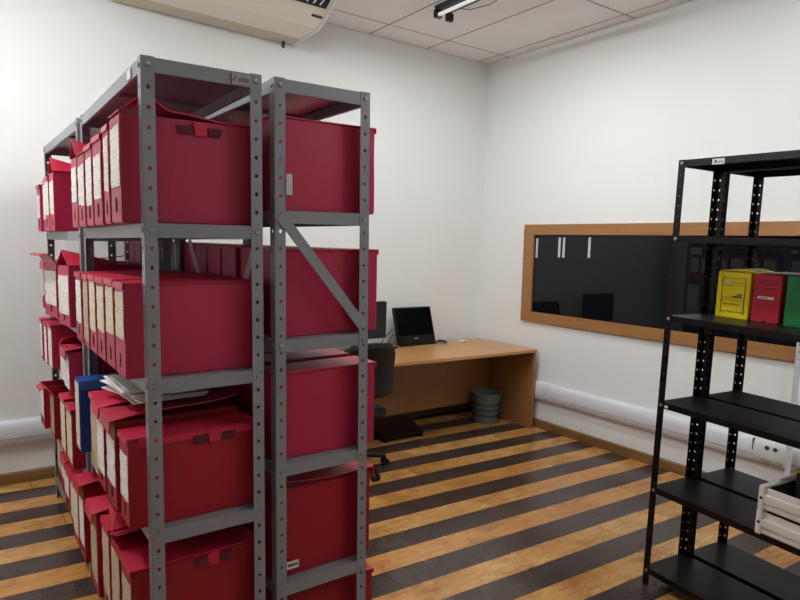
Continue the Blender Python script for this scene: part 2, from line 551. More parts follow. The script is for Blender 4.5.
fr.tube([(GX1, *gsurf(i/NS, .006)) for i in range(NS+1)], .004, 6)
fr.build('grille_rim', M['acwhite'], grille, smooth=60)
n = 0
xx = GX1-.05
while xx > GX0+.02:
    MB().tube([(xx-.012, *gsurf(.22, .01)), (xx-.004, *gsurf(.55, .012)), (xx+.006, *gsurf(.95, .01))], .006, 6).build('louvre_fin', M['acwhite'], grille, smooth=60)
    n += 1
    xx -= .05
br = MB()
# row of small dark letters too blurred to read
for i in range(7):
    x0 = AX1-.125+i*.0115
    br.box(x0, 4.120, 3.192, x0+.0085, 4.136, 3.203)
    br.box(x0+.003, 4.115, 3.194, x0+.005, 4.142, 3.204)
br.build('brand_mark', M['ink'], ac)
MB().tube([(2.13, 4.60, 3.13), (2.13, 4.60, 3.085)], [.014, .012], 10).build('drain_stub', M['ink'], ac, smooth=50)

# ------------------------------------------------------------------ perforated steel racks
def flange(mb, w, h, t, r, pitch, z0, fmap):
    """one perforated strip, 2D (u across, v up) -> fmap(u, v, depth)"""
    nc = max(1, int(round((h)/pitch))); p = h/nc
    for i in range(nc):
        v0 = i*p; v1 = v0+p; cu, cv = w*0.52, (v0+v1)/2
        out = [(w, cv), (w, v1), (cu, v1), (0, v1), (0, cv), (0, v0), (cu, v0), (w, v0)]
        ang = [0, 45, 90, 135, 180, 225, 270, 315]
        inn = [(cu+r*math.cos(math.radians(a)), cv+1.15*r*math.sin(math.radians(a))) for a in ang]
        vs = [fmap(u, v, d) for d in (0, t) for (u, v) in out+inn]
        fs = []
        for k in range(8):
            k2 = (k+1) % 8
            fs.append((k, k2, 8+k2, 8+k))
            fs.append((16+k, 24+k, 24+k2, 16+k2))
            fs.append((8+k, 8+k2, 24+k2, 24+k))
            if k in (0, 7, 3, 4):
                fs.append((k, 16+k, 16+k2, k2))
        if i == 0:
            fs += [(5, 21, 22, 6), (6, 22, 23, 7)]
        if i == nc-1:
            fs += [(1, 17, 18, 2), (2, 18, 19, 3)]
        mb.add(vs, fs)
UP = {}
def upright_mesh(h, w, r, pitch, sx, sy, mat):
    key = (h, w, r, pitch, sx, sy, mat.name)
    if key not in UP:
        mb = MB(); t = .002
        flange(mb, w, h, t, r, pitch, 0, lambda u, v, d: (sx*u, sy*d, v))
        flange(mb, w, h, t, r, pitch, 0, lambda u, v, d: (sx*d, sy*u, v))
        UP[key] = mb.mesh('upright', mat)
    return UP[key]
SH = {}
def shelf_mesh(wx, ly, lip, mat):
    key = (round(wx, 4), round(ly, 4), lip, mat.name)
    if key not in SH:
        mb = MB(); t = .0016; e = .0022
        x0, x1, y0, y1 = e, wx-e, e, ly-e
        mb.box(x0, y0, -t, x1, y1, 0)
        mb.box(x0, y0, -lip, x1, y0+t, -t); mb.box(x0, y1-t, -lip, x1, y1, -t)
        mb.box(x0, y0+t, -lip, x0+t, y1-t, -t); mb.box(x1-t, y0+t, -lip, x1, y1-t, -t)
        # returned edge under the lip and a stiffening rib
        mb.box(x0+t, y0+t, -lip, x1-t, y0+.012, -lip+t); mb.box(x0+t, y1-.012, -lip, x1-t, y1-t, -lip+t)
        mb.box(x0+t, y0+.012, -lip, x0+.012, y1-.012, -lip+t); mb.box(x1-.012, y0+.012, -lip, x1-t, y1-.012, -lip+t)
        mb.box(x0+.02, (y0+y1)/2-.02, -.014, x1-.02, (y0+y1)/2+.02, -t)
        SH[key] = mb.mesh('shelf', mat, bevel=0)
    return SH[key]
BOLT = {}
def bolt_mesh(mat, nx, ny, r=.0075):
    key = (mat.name, nx, ny)
    if key not in BOLT:
        d = Vector((nx, ny, 0))
        BOLT[key] = MB().tube([d*-.0005, d*.003, d*.0048], [r, r, r*.62], 10).mesh('bolt', mat, smooth=30)
    return BOLT[key]
def rack(label, group, mw, wx, ly, h, levels, mat, boltmat, w=.028*1.4, r=.0042*1.4, pitch=.0428*1.4, lip=.031*1.4, bolts=((0, 0),), bside=True, name='steel_rack', foot=(0, 0)):
    t = thing(name, label, 'shelf rack', mw, group)
    ups = {}
    for i, (px, sx) in enumerate(((0, 1), (wx, -1))):
        for j, (py, sy) in enumerate(((0, 1), (ly, -1))):
            o = link('upright', upright_mesh(h-foot[j], w, r, pitch, sx, sy, mat), t)
            o.location = (px, py, foot[j]); ups[(i, j)] = o
    for z in levels:
        o = link('shelf', shelf_mesh(wx, ly, lip, mat), t)
        o.location = (0, 0, z)
    for (i, j) in bolts:
        u = ups[(i, j)]
        sx = 1 if i == 0 else -1; sy = 1 if j == 0 else -1
        for z in levels:
            q = link('bolt', bolt_mesh(boltmat, 0, -sy), u); q.location = (sx*w*.52, 0, z-lip*.5-foot[j])
            if bside:
                q = link('bolt', bolt_mesh(boltmat, -sx, 0), u); q.location = (0, sy*w*.52, z-lip*.5-foot[j])
    return t, ups
def strap(parent, p, q, mat, normal, w=.026, t=.002, name='diagonal_brace'):
    p, q, n_ = Vector(KP(p)), Vector(KP(q)), Vector(normal); w *= K
    d = (q-p); L = d.length; d.normalize(); s = n_.cross(d)
    mt = Matrix(((d.x, s.x, n_.x, 0), (d.y, s.y, n_.y, 0), (d.z, s.z, n_.z, 0), (0, 0, 0, 1)))
    mt.translation = (p+q)/2
    return MB().obox(mt, L/2, w/2, t/2).build(name, mat, parent, bevel=0)

LEAN, LEANY = -.0133, -.0096
RW, RL = .267, .80     # module units
def rackmat(x1, y1, lx, ly, rz=0.0, z=0.0):
    return T(K*x1-lx*.76, K*y1-ly*.76, z, rz) @ Matrix.Rotation(lx, 4, 'Y') @ Matrix.Rotation(-ly, 4, 'X')
# near-left unit
R1 = rackmat(.3500, 1.4145, -.0133, .0096, -.012)
LV1 = [KZ(z) for z in (1.9785, 1.6315, 1.289, .946, .603)]
G = grp = 'grey steel racks stood back to back'
r1, u1 = rack('near grey steel rack of the left row, badge on its top edge', G, R1, K*RW, K*RL, KZ(1.98), LV1, M['grey'], M['bolt'], bolts=((0, 0), (1, 0), (0, 1)), foot=(0, .011))
strap(r1, (RW+.0038, .60, 1.60), (RW+.0038, .36, 1.33), M['grey'], (1, 0, 0))
strap(r1, (RW+.0038, .05, 1.60), (RW+.0038, .25, 1.33), M['grey'], (1, 0, 0))
strap(r1, (RW+.0038, .06, .93), (RW+.0038, .34, .62), M['grey'], (1, 0, 0))
# maker's plate on the top edge
pl = MB().box(.195, -.0012, 1.950, .240, .0018, 1.974).kz().build('badge', M['plate'], r1)
pk = MB()
pk.box(.202, -.0018, 1.964, .207, -.0012, 1.969); pk.box(.199, -.0018, 1.957, .203, -.0012, 1.962)
for i, hgt in enumerate((.008, .011, .010, .009)):
    pk.box(.211+i*.0065, -.0018, 1.956, .2155+i*.0065, -.0012, 1.956+hgt)
pk.kz().build('badge_print', simple('badge_ink', (92, 90, 92), .5), pl)
MB().box(-.0012, .09, 1.950, .0022, .125, 1.972).kz().build('sticker', M['plain'], r1)
# far-left unit
RF = rackmat(.3535, 2.243, -.0133, .002, 0.004)
LV2 = [KZ(z) for z in (1.967, 1.615, 1.300, 1.085, .825, .55)]
rf, uf = rack('far grey steel rack of the left row, toward the back wall', G, RF, K*RW, K*.815, KZ(1.969), LV2, M['grey'], M['bolt'], bolts=((0, 0), (0, 1)))
# right row
R2 = rackmat(.6498, 1.4169, -.0161, .0004)
LV3 = [KZ(z) for z in (1.9835, 1.6746, 1.358, 1.0416, .725)]
rr, ur = rack('near grey steel rack of the right row, diagonal brace on its end', G, R2, K*RW, K*RL, KZ(1.985), LV3, M['grey'], M['bolt'], bolts=((0, 0), (1, 0)))
strap(rr, (.012, -.003, 1.664), (.252, -.003, 1.374), M['grey'], (0, -1, 0), w=.027)
bz = link('bolt', bolt_mesh(M['bolt'], 0, -1), rr); bz.location = KP((.248, -.003, 1.38))
R3 = rackmat(.6498, 2.226, -.0161, .0004)
r3, u3 = rack('far grey steel rack of the right row behind the near one', G, R3, K*RW, K*RL, KZ(1.98), LV3, M['grey'], M['bolt'], bolts=())

# ------------------------------------------------------------------ archive boxes
CA = {}
def cached(key, fn):
    if key not in CA:
        CA[key] = fn()
        if key[0] != 'file':
            CA[key].transform(Matrix.Scale(K, 4))
    return CA[key]
def body_mesh(L, Tk, H, var, mat, kind='body'):
    def mk():
        bm = bmesh.new()
        bmesh.ops.create_cube(bm, size=1.0)
        bmesh.ops.subdivide_edges(bm, edges=bm.edges[:], cuts=5, use_grid_fill=True)
        rs = random.Random(var*7+3)
        bul = rs.uniform(.0005, .003); tw = rs.uniform(-.004, .004); off = Vector((rs.random()*9, var*3.1, 0))
        for v in bm.verts:
            x, y, z = v.co.x+.5, v.co.y+.5, v.co.z+.5
            s = math.sin(math.pi*x)*math.sin(math.pi*z)
            X, Y, Z = x*L, y*Tk, z*H
            Y += (y-.5)*2*bul*s
            X += tw*(z-.5)*2*(1-abs(2*x-1)) if 0 < x < 1 else 0
            nz = noise.noise_vector(Vector((X*9, Y*9, Z*9))+off)*.0016
            if z < .01:
                nz.z = 0
            v.co = Vector((X, Y, Z))+nz
        es = [e for e in bm.edges if e.calc_face_angle(0) > math.radians(50)]
        bmesh.ops.bevel(bm, geom=es, offset=.0028, segments=2, affect='EDGES', clamp_overlap=True)
        me = bpy.data.meshes.new('box_body'); bm.to_mesh(me); bm.free()
        me.materials.append(mat)
        me.polygons.foreach_set('use_smooth', [True]*len(me.polygons)); me.set_sharp_from_angle(angle=math.radians(35))
        return me
    return cached((kind, L, Tk, H, var, mat.name), mk)
def open_body_mesh(L, Tk, H, mat):
    def mk():
        b = MB(); t = .004
        b.box(0, 0, 0, L, Tk, t); b.box(0, 0, t, t, Tk, H); b.box(L-t, 0, t, L, Tk, H); b.box(t, 0, t, L-t, t, H); b.box(t, Tk-t, t, L-t, Tk, H)
        return b.mesh('box_body', mat, bevel=.0008)
    return cached(('open', L, Tk, H, mat.name), mk)
def thick(fn, nu, nv, th):
    b = MB(); vs = []; 
    P = [[Vector(fn(i/nu, j/nv)) for i in range(nu+1)] for j in range(nv+1)]
    def nrm(i, j):
        a = P[j][min(i+1, nu)]-P[j][max(i-1, 0)]; c = P[min(j+1, nv)][i]-P[max(j-1, 0)][i]
        return a.cross(c).normalized()
    w = nu+1; N = (nu+1)*(nv+1)
    top = [tuple(P[j][i]) for j in range(nv+1) for i in range(w)]
    bot = [tuple(P[j][i]-nrm(i, j)*th) for j in range(nv+1) for i in range(w)]
    fs = []
    for j in range(nv):
        for i in range(nu):
            q = (j*w+i, j*w+i+1, (j+1)*w+i+1, (j+1)*w+i)
            fs.append(q); fs.append(tuple(N+k for k in reversed(q)))
    for i in range(nu):
        fs.append((i, N+i, N+i+1, i+1)); k = nv*w+i; fs.append((k, k+1, N+k+1, N+k))
    for j in range(nv):
        k = j*w; fs.append((k, k+w, N+k+w, N+k)); k = j*w+nu; fs.append((k, N+k, N+k+w, k+w))
    b.add(top+bot, fs)
    return b
def lid_mesh(L, Tk, H, style, mat):
    def mk():
        e = .003
        if style == 'flat':
            b = thick(lambda u, v: (-e+u*(L+2*e), -.001+v*(Tk+.002), H+.004+.003*math.sin(3.1*u)*math.sin(3.1*v)), 8, 4, .0035)
            b2 = thick(lambda u, v: (-e-.0005-.001*u, Tk*(1-v), H+.003-u*.013), 3, 6, .003)
            b.add(b2.v, b2.f)
        elif style == 'tent':
            def f(u, v):
                x = -e+u*(L+2*e)
                z = H+.004+.042*max(0, 1-abs(x-.05)/.055)*(1-.35*v)+.012*max(0, 1-abs(x-.12)/.1)
                return (x, -.001+v*(Tk+.002), z)
            b = thick(f, 24, 4, .0035)
        elif style == 'raised':
            b = thick(lambda u, v: (-e-.004*(1-v)+u*(L+2*e), -.012+v*(Tk+.012), H+.004+.045*(1-v)+.006*math.sin(5*u)*(1-v)), 8, 5, .003)
        elif style == 'slope':
            b = thick(lambda u, v: (-.012+u*(L+.010), -.006+v*(Tk+.006), H+.006+.028*u*(1-.5*v)+.004*math.sin(6*u+2*v)), 8, 5, .003)
            b2 = thick(lambda u, v: (-.0125-.002*u, Tk*(1-v), H+.006-u*.03), 3, 5, .003)
            b.add(b2.v, b2.f)
        elif style == 'flapout':
            b = thick(lambda u, v: (-.002-.045*u, .004+v*(Tk-.008), H-.002+.035*math.sin(2.2*u)), 5, 4, .003)
        elif style == 'peak':     # two end flaps folded up into a pointed roof along the box
            def f2(u, v):
                return (-e+u*(L*.55), -.001+v*(Tk+.002), H+.004+.05*(1-abs(2*v-1))*(1-.8*u))
            b = thick(f2, 6, 8, .003)
            b2 = thick(lambda u, v: (L*.5+u*(L*.5+e), -.001+v*(Tk+.002), H+.004), 3, 3, .003)
            b.add(b2.v, b2.f)
        return b.mesh('lid', mat, smooth=40)
    return cached(('lid', L, Tk, H, style, mat.name), mk)
def label_mesh(Tk, H, z0, z1, var, mat):
    def mk():
        off = var*2.7
        return thick(lambda u, v: (-.0012-.0016*abs(noise.noise(Vector((u*4+off, v*6, off)))), .008+(1-u)*(Tk-.016)*(1-.06*math.sin(v*9+off)**2), H*(z0+(z1-z0)*v)+.006*noise.noise(Vector((u*2, v*2, off)))), 5, 12, .0008).mesh('spine_label', mat, smooth=60)
    return cached(('lab', Tk, H, z0, z1, var, mat.name), mk)
def hole_mesh(H):
    def mk():
        b = MB(); pr = [(.0085*math.cos(a*math.pi/8), .017*math.sin(a*math.pi/8)) for a in range(16)]
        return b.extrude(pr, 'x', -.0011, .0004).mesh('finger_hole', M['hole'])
    return cached(('hole',), mk)

def abox(label, group, mw, L=.297, Tk=.117, H=.228, mat='red', lid='flat', lab='paper', lz=(.34, .9), hz=.17, var=0, name='archive_box', lidmat='redlid'):
    t = thing(name, label, 'box', mw, group)
    link('box_body', open_body_mesh(L, Tk, H, M[mat]) if lid in ('open', 'flapout') else body_mesh(L, Tk, H, var % 6, M[mat]), t)
    if lid and lid != 'open':
        link('lid', lid_mesh(L, Tk, H, lid, M[lidmat]), t)
    if lab:
        link('spine_label', label_mesh(Tk, H, lz[0], lz[1], var % 4, M[lab]), t)
    if hz:
        o = link('finger_hole', hole_mesh(H), t); o.location = (0, K*Tk*.5, K*H*hz)
    return t
ORD = ['first', 'second', 'third', 'fourth', 'fifth', 'sixth', 'seventh', 'eighth']
TIER = ['top', 'second', 'third', 'fourth', 'fifth', 'lowest']
rng = random.Random(11)
def onrack(R, lx, ly, lz, rz=0.0, tilt=0.0):
    return R @ T(K*lx, K*ly, KZ(lz)+.0008, rz) @ Matrix.Rotation(tilt, 4, 'X')

# near-left rack, boxes listed from the near end: (y, x, T, H, lid, label paper, label z range, variant)
def row(R, z, tier, rk, entries, mat='red', group=None, flip=False):
    out = []
    for i, e in enumerate(entries):
        y, x, Tk, H, lid, lab, lz, rz, look = e
        lb = '%sred archive box, %s from near end, %s tier of %s rack' % (look+' ' if look else '', ORD[i], tier, rk)
        if flip:
            mw = onrack(R, x, y+Tk, z, math.pi+rz)
        else:
            mw = onrack(R, x, y, z, rz)
        out.append(abox(lb, group, mw, Tk=Tk, H=H, mat=mat, lid=lid, lab=lab, lz=lz, var=rng.randrange(12)))
    return out
NL = 'near left grey'
XO = -.0365
def ent(y, x=XO, Tk=.117, H=.228, lid='flat', lab='paper', lz=(.34, .9), rz=0.0, look=''):
    return (y, x, Tk-.006, H, lid, lab, lz, rz, look)
g1 = 'red archive boxes on the near left rack'
s1 = row(R1, 1.6315, 'top', NL, [
    ent(.036, H=.232, lid='tent', look='tent-lidded'), ent(.160, Tk=.075, H=.222), ent(.255, Tk=.11, H=.214, lid='flat', lz=(.30, .80), rz=.02),
    ent(.385, Tk=.112, H=.208, lz=(.26, .85)), ent(.508, Tk=.125, H=.20, lid='tent', lz=(.3, .85), look='tent-lidded'), ent(.640, Tk=.12, H=.205, lid='peak', lz=(.36, .86), look='peak-lidded')], group=g1)
s2 = row(R1, 1.289, 'second', NL, [
    ent(.036, Tk=.112, H=.208, lab='cream', lz=(.42, .92)), ent(.151, Tk=.112, H=.210, lab='cream', lz=(.4, .93)), ent(.270, Tk=.115, H=.208, lab='cream', lz=(.36, .9)),
    ent(.391, Tk=.108, H=.208, lab='cream', lz=(.3, .94)), ent(.505, Tk=.10, H=.205, lab='aged', lz=(.1, .92)), ent(.625, Tk=.12, H=.205, lz=(.28, .9))], group=g1)
s3 = row(R1, .946, 'third', NL, [
    ent(.036, Tk=.103, H=.205, lz=(.3, .82)), ent(.147, x=-.042, Tk=.125, H=.222, lid='slope', lz=(.26, .78), look='loose-lidded'), ent(.288, x=-.042, Tk=.118, H=.222, lz=(.2, .86), lid='slope', look='loose-lidded'),
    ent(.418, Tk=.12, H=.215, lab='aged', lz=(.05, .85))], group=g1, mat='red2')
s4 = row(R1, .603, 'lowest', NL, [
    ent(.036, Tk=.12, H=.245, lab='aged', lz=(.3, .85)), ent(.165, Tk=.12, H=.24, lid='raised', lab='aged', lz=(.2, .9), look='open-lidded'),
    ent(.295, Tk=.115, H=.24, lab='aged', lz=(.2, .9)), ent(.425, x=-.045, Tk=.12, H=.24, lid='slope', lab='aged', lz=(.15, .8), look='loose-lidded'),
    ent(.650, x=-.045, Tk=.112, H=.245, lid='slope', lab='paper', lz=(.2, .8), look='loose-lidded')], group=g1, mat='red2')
# locking tabs and grip slots on the broad side of the two nearest boxes
def slots(t, xs, z, w, h, tabw, tabz):
    for x0 in xs:
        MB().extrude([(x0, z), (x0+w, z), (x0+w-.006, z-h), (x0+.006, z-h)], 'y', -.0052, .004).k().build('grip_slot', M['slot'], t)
    cx = (xs[0]+w+xs[1])/2
    MB().extrude([(cx-tabw, tabz), (cx+tabw, tabz), (cx+tabw*.7, tabz-.03), (cx-tabw*.7, tabz-.03)], 'y', -.0072, .003).k().build('locking_tab', M['redlid'], t, bevel=.001)
slots(s1[0], (.118, .185), .218, .036, .018, .017, .228)
slots(s3[0], (.14, .20), .196, .044, .022, .018, .206)
slots(s4[0], (.14, .20), .238, .03, .02, .016, .245)
MB().box(.02, -.005, .188, .285, -.001, .2052).k().build('lid_skirt', M['redlid'], s3[0], bevel=.001)
# printed panels on lids
def lidprint(t, x0, y0, x1, y1, z):
    MB().box(x0, y0, z, x1, y1, z+.0012).k().build('printed_panel', M['print_red'], t)
for t, z in ((s4[1], None), ):
    thick(lambda u, v: (.05+.11*u, .012+v*.085, .2895-.0425*(.012+v*.085+.012)/.129*1.0+.0015-.0), 4, 4, .001).k().build('printed_panel', M['print_red'], t)
lidprint(s4[3], .06, .02, .14, .10, .263)
lidprint(s3[1], .05, .02, .15, .09, .240)
# torn flap hanging below the second box of the third tier, torn paper at its foot
MB().extrude([(.0, .0), (.10, .0), (.055, -.075)], 'x', -.0045, -.0015).k().build('torn_flap', M['redlid'], s3[1])
# far-left rack
FL = 'far left grey'
g2 = 'red archive boxes on the far left rack'
t1 = row(RF, 1.615, 'top', FL, [
    ent(.27, Tk=.12, H=.205, lid='peak', lz=(.3, .85), look='peak-lidded'), ent(.40, Tk=.12, H=.195, lz=(.3, .95)), ent(.53, x=-.028, Tk=.12, H=.19, lid='tent', lz=(.25, .95), look='tent-lidded'), ent(.667, x=-.036, Tk=.105, H=.182, lz=(.3, .8))], group=g2)
t2 = row(RF, 1.300, 'second', FL, [
    ent(.045, x=-.03, Tk=.15, H=.20, lid='peak', lz=(.2, .85), rz=.10, look='peak-lidded'), ent(.33, x=-.03, Tk=.17, H=.20, lid='flapout', lz=(.22, .85), rz=.12, look='lidless'), ent(.58, x=-.03, Tk=.115, H=.19, lid='slope', lz=(.3, .9), look='loose-lidded'), ent(.70, x=-.03, Tk=.065, H=.18, lz=(.3, .9), look='slim')], group=g2)
t3 = row(RF, 1.085, 'third', FL, [
    ent(.045, Tk=.125, H=.135, lid='slope', lz=(.06, .95), look='loose-lidded'), ent(.185, x=-.03, Tk=.125, H=.118, lid='raised', lz=(.06, .95), look='open-lidded'), ent(.47, x=-.035, Tk=.12, H=.17, lz=(.06, .95)), ent(.595, x=-.038, Tk=.09, H=.165, lz=(.06, .95), look='slim'), ent(.69, x=-.042, Tk=.08, H=.17, lz=(.1, .9), look='slim')], group=g2)
t4 = row(RF, .825, 'fourth', FL, [
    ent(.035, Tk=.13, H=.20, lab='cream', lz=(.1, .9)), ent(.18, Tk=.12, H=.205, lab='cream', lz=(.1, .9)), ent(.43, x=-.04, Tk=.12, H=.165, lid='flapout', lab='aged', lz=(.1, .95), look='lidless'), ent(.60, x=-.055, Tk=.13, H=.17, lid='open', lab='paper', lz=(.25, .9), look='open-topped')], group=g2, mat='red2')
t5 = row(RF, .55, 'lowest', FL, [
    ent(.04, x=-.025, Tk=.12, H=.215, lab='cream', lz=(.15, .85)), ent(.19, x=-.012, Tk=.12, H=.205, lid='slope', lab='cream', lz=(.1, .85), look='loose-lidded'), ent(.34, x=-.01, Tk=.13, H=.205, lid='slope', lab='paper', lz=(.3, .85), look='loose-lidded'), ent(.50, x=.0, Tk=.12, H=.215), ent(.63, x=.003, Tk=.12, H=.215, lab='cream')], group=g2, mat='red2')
# the blue box at the far end of the near rack's third tier
blue = abox('tall blue archive box among the red ones on the near left rack', None, onrack(R1, XO-.008, .672, .946), Tk=.09, H=.222, mat='blue', lid=None, lab='cream', lz=(.05, .95), hz=0, name='archive_box')
MB().box(.002, -.0042, .196, .290, -.001, .2235).k().build('lid_band', simple('light_blue_plastic', (52, 108, 184), .45), blue)
MB().box(.03, -.0046, .055, .062, -.001, .073).k().build('label_holder', M['bolt'], blue)
# right row: the spine side faces the room
g3 = 'red archive boxes on the right rack row'
NR = 'near right grey'
XR = RW+.040
def entr(y, **k):
    k.setdefault('x', XR); k.setdefault('H', .218)
    return ent(y, **k)
q1 = row(R2, 1.6746, 'top', NR, [entr(.036, H=.225), entr(.165), entr(.29, lid='slope', look='loose-lidded'), entr(.41), entr(.53), entr(.65)], group=g3, flip=True)
q2 = row(R2, 1.358, 'second', NR, [entr(.036, x=XR+.012), entr(.165, x=XR+.01), entr(.285), entr(.405), entr(.525), entr(.645)], group=g3, flip=True)
q3 = row(R2, 1.0416, 'third', NR, [entr(.036, x=XR+.008, H=.222), entr(.17, H=.226), entr(.295, H=.228), entr(.42, H=.23), entr(.54, H=.225), entr(.655, Tk=.10)], group=g3, flip=True)
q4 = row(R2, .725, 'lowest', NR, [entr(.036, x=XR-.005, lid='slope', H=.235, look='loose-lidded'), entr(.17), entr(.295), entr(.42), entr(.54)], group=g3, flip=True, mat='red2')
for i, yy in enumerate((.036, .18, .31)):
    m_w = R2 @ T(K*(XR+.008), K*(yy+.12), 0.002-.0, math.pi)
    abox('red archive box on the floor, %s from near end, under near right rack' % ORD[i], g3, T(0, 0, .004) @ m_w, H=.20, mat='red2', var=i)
FR = 'far right grey'
w1 = row(R3, 1.6746, 'top', FR, [entr(.04), entr(.165), entr(.29), entr(.415), entr(.54), entr(.655, Tk=.1)], group=g3, flip=True)
w2 = row(R3, 1.358, 'second', FR, [entr(.04), entr(.165), entr(.29), entr(.415), entr(.54), entr(.655, Tk=.1)], group=g3, flip=True)
# stickers
st_ = MB().box(.283, .1155, .03, .262, .118, .048)
def sticker(t, x0, x1, z0, z1, L=.30, Tk=.117, txt=True):
    # placed on the broad face that looks toward the viewer (boxes of the right row are turned round)
    s = MB().box(x0, Tk+.0035, z0, x1, Tk+.0062, z1).k().build('sticker', M['plain'], t)
    if txt:
        p = MB()
        k = x0+.003
        zc = (z0+z1)/2
        while k < x1-.003:
            p.box(k, Tk+.0062, zc-.003, k+.0026, Tk+.0066, zc+.0035); k += .0036
        p.k().build('sticker_print', M['inkblack'], s)
sticker(q4[0], .228, .262, .024, .044)
MB().box(.0285, -.004, 1.712, .044, -.002, 1.762).kz().build('tag', M['ltgrey'], rr)

# pile of papers on the boxes of the third tier
pp = thing('paper_stack', 'loose stack of white papers lying on the red boxes', 'papers', onrack(R1, .025, .30, 0.946+.242, 0.1))
for i in range(7):
    rz = rng.uniform(-.12, .12)
    o = thick(lambda u, v: ((u-.5)*.18, (v-.5)*.23, .004*math.sin(3*u+i)*math.sin(2*v+i*.7)+.004), 6, 6, .003).k().build('paper_sheaf', M['plain'], pp, smooth=50)
    o.location = (K*(rng.uniform(-.012, .012)+.06), K*rng.uniform(-.012, .012), K*(.006+i*.0052)); o.rotation_euler = (0, 0, rz)

# ------------------------------------------------------------------ black shelving
BR = -.0843
B1 = T(2.700, 1.690, 0, BR) @ Matrix.Rotation(.0218, 4, 'X') @ Matrix.Rotation(.006, 4, 'Y') @ T(0, -.92, 0)
BLV = [2.0165, 1.677, 1.3096, .901, .487, .086]
bs, bu = rack('front black steel shelf unit, drawers on its fifth shelf', 'black steel shelf units', B1, .295, .92, 2.017, BLV, M['black'], M['bolt'], w=.034, r=.0046, pitch=.046, lip=.029, bolts=((0, 1),), name='shelf_unit', foot=(.0205, .0018))
for z in BLV:
    q = link('bolt', bolt_mesh(M['bolt'], -1, 0), bu[(0, 0)]); q.location = (0, .017, z-.015-.0205)
stk = MB().box(-.0012, .70, 1.985, .0008, .755, 2.009).build('sticker', M['plain'], bs)
sp_ = MB(); sp_.box(-.0016, .735, 1.992, -.0012, .745, 2.004)
for i in range(4):
    sp_.box(-.0016, .706+i*.007, 1.992, -.0012, .710+i*.007, 1.999)
sp_.build('sticker_print', M['ink'], stk)
MB().box(-.0012, .865, .878, .0008, .882, .890).build('sticker', M['plain'], bs)
B2 = B1 @ T(.328, -.008, 0)
bs2, bu2 = rack('rear black steel shelf unit, next to the dark window', 'black steel shelf units', B2, .285, .92, 2.017, BLV, M['black'], M['bolt'], w=.034, r=.0046, pitch=.046, lip=.029, bolts=(), name='shelf_unit', foot=(.0225, .004))

# file boxes on the third black shelf, broad rear ends out of sight
def filebox(label, y, Tk, H, mat, rz=0.0, x=.245, printed=None, strip=None):
    mw = B1 @ T(x, .945-y-Tk, 1.3096+.001, rz)
    t = thing('file_box', label, 'box', mw, 'coloured file boxes on the black shelf')
    link('box_body', body_mesh(.25, Tk, H, {'yellow': 1, 'crimson': 2, 'green': 3}[mat], M[mat], 'file'), t)
    return t
fy = filebox('yellow file box with printed lines on the black shelf', .115, .152, .212, 'yellow', .05)
fr_ = filebox('crimson file box with white strip, between yellow and green ones', .282, .122, .212, 'crimson')
fg = filebox('green file box right of the crimson one on the black shelf', .424, .13, .214, 'green')
def lines(t, rows, y0, y1, m, x=-.0022):
    b = MB()
    for z in rows:
        b.box(x-.0006, y0, z, x+.002, y1, z+.0014)
    return b.build('printed_lines', m, t)
pf = MB()
for z in (.030, .082, .094, .150, .163, .184):
    pf.box(-.0028, .022, z, 0, .128, z+.0014)
for y in (.022, .128):
    pf.box(-.0028, y-.0007, .02, 0, y+.0007, .186)
for i in range(9):
    pf.box(-.0028, .034+i*.0048, .098, 0, .0375+i*.0048, .1035)
for i in range(5):
    pf.box(-.0028, .034+i*.0048, .108, 0, .0375+i*.0048, .113)
pf.build('printed_lines', M['ink'], fy)
po = MB()
for i in range(12):
    po.box(-.0028, .048+i*.006, .062, 0, .052+i*.006, .069)
po.build('faint_print', simple('orange_print', (226, 160, 20), .5), fy)
MB().box(-.003, .086, .160, 0, .126, .168).build('white_strip', M['plain'], fy)
thick(lambda u, v: (.0+u*.24, .004+v*.144, .2155+.014*math.sin(2.6*v)*(.4+.6*u)), 6, 6, .003).build('loose_lid', M['yellow'], fy, smooth=50)
ws = MB().box(-.004, .028, .104, 0, .098, .115).build('white_strip', M['plain'], fr_)
p = MB()
for i in range(8):
    p.box(-.0046, .052+i*.005, .107, -.004, .0555+i*.005, .111)
p.build('strip_print', M['ink'], ws)
lines(fr_, (.140, .152, .168, .185), .02, .105, simple('dark_red_print', (120, 14, 34), .5))
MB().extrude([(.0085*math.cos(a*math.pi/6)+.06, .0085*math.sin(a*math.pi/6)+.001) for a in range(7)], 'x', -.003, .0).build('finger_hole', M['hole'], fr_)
lines(fg, (.082, .098, .13, .16, .182), .015, .115, simple('dark_green_print', (8, 70, 36), .5))
fold = tag(thick(lambda u, v: ((u-.5)*.24, (v-.5)*.31, .004+.004*math.sin(3*u)*math.cos(2*v)), 6, 6, .003).build('folder', M['ltgrey'], smooth=50), 'thin pale grey folder lying across the crimson and green boxes', 'folder')
fold.matrix_world = B1 @ T(.245+.12, .92-.42, 1.3096+.2195, 0)

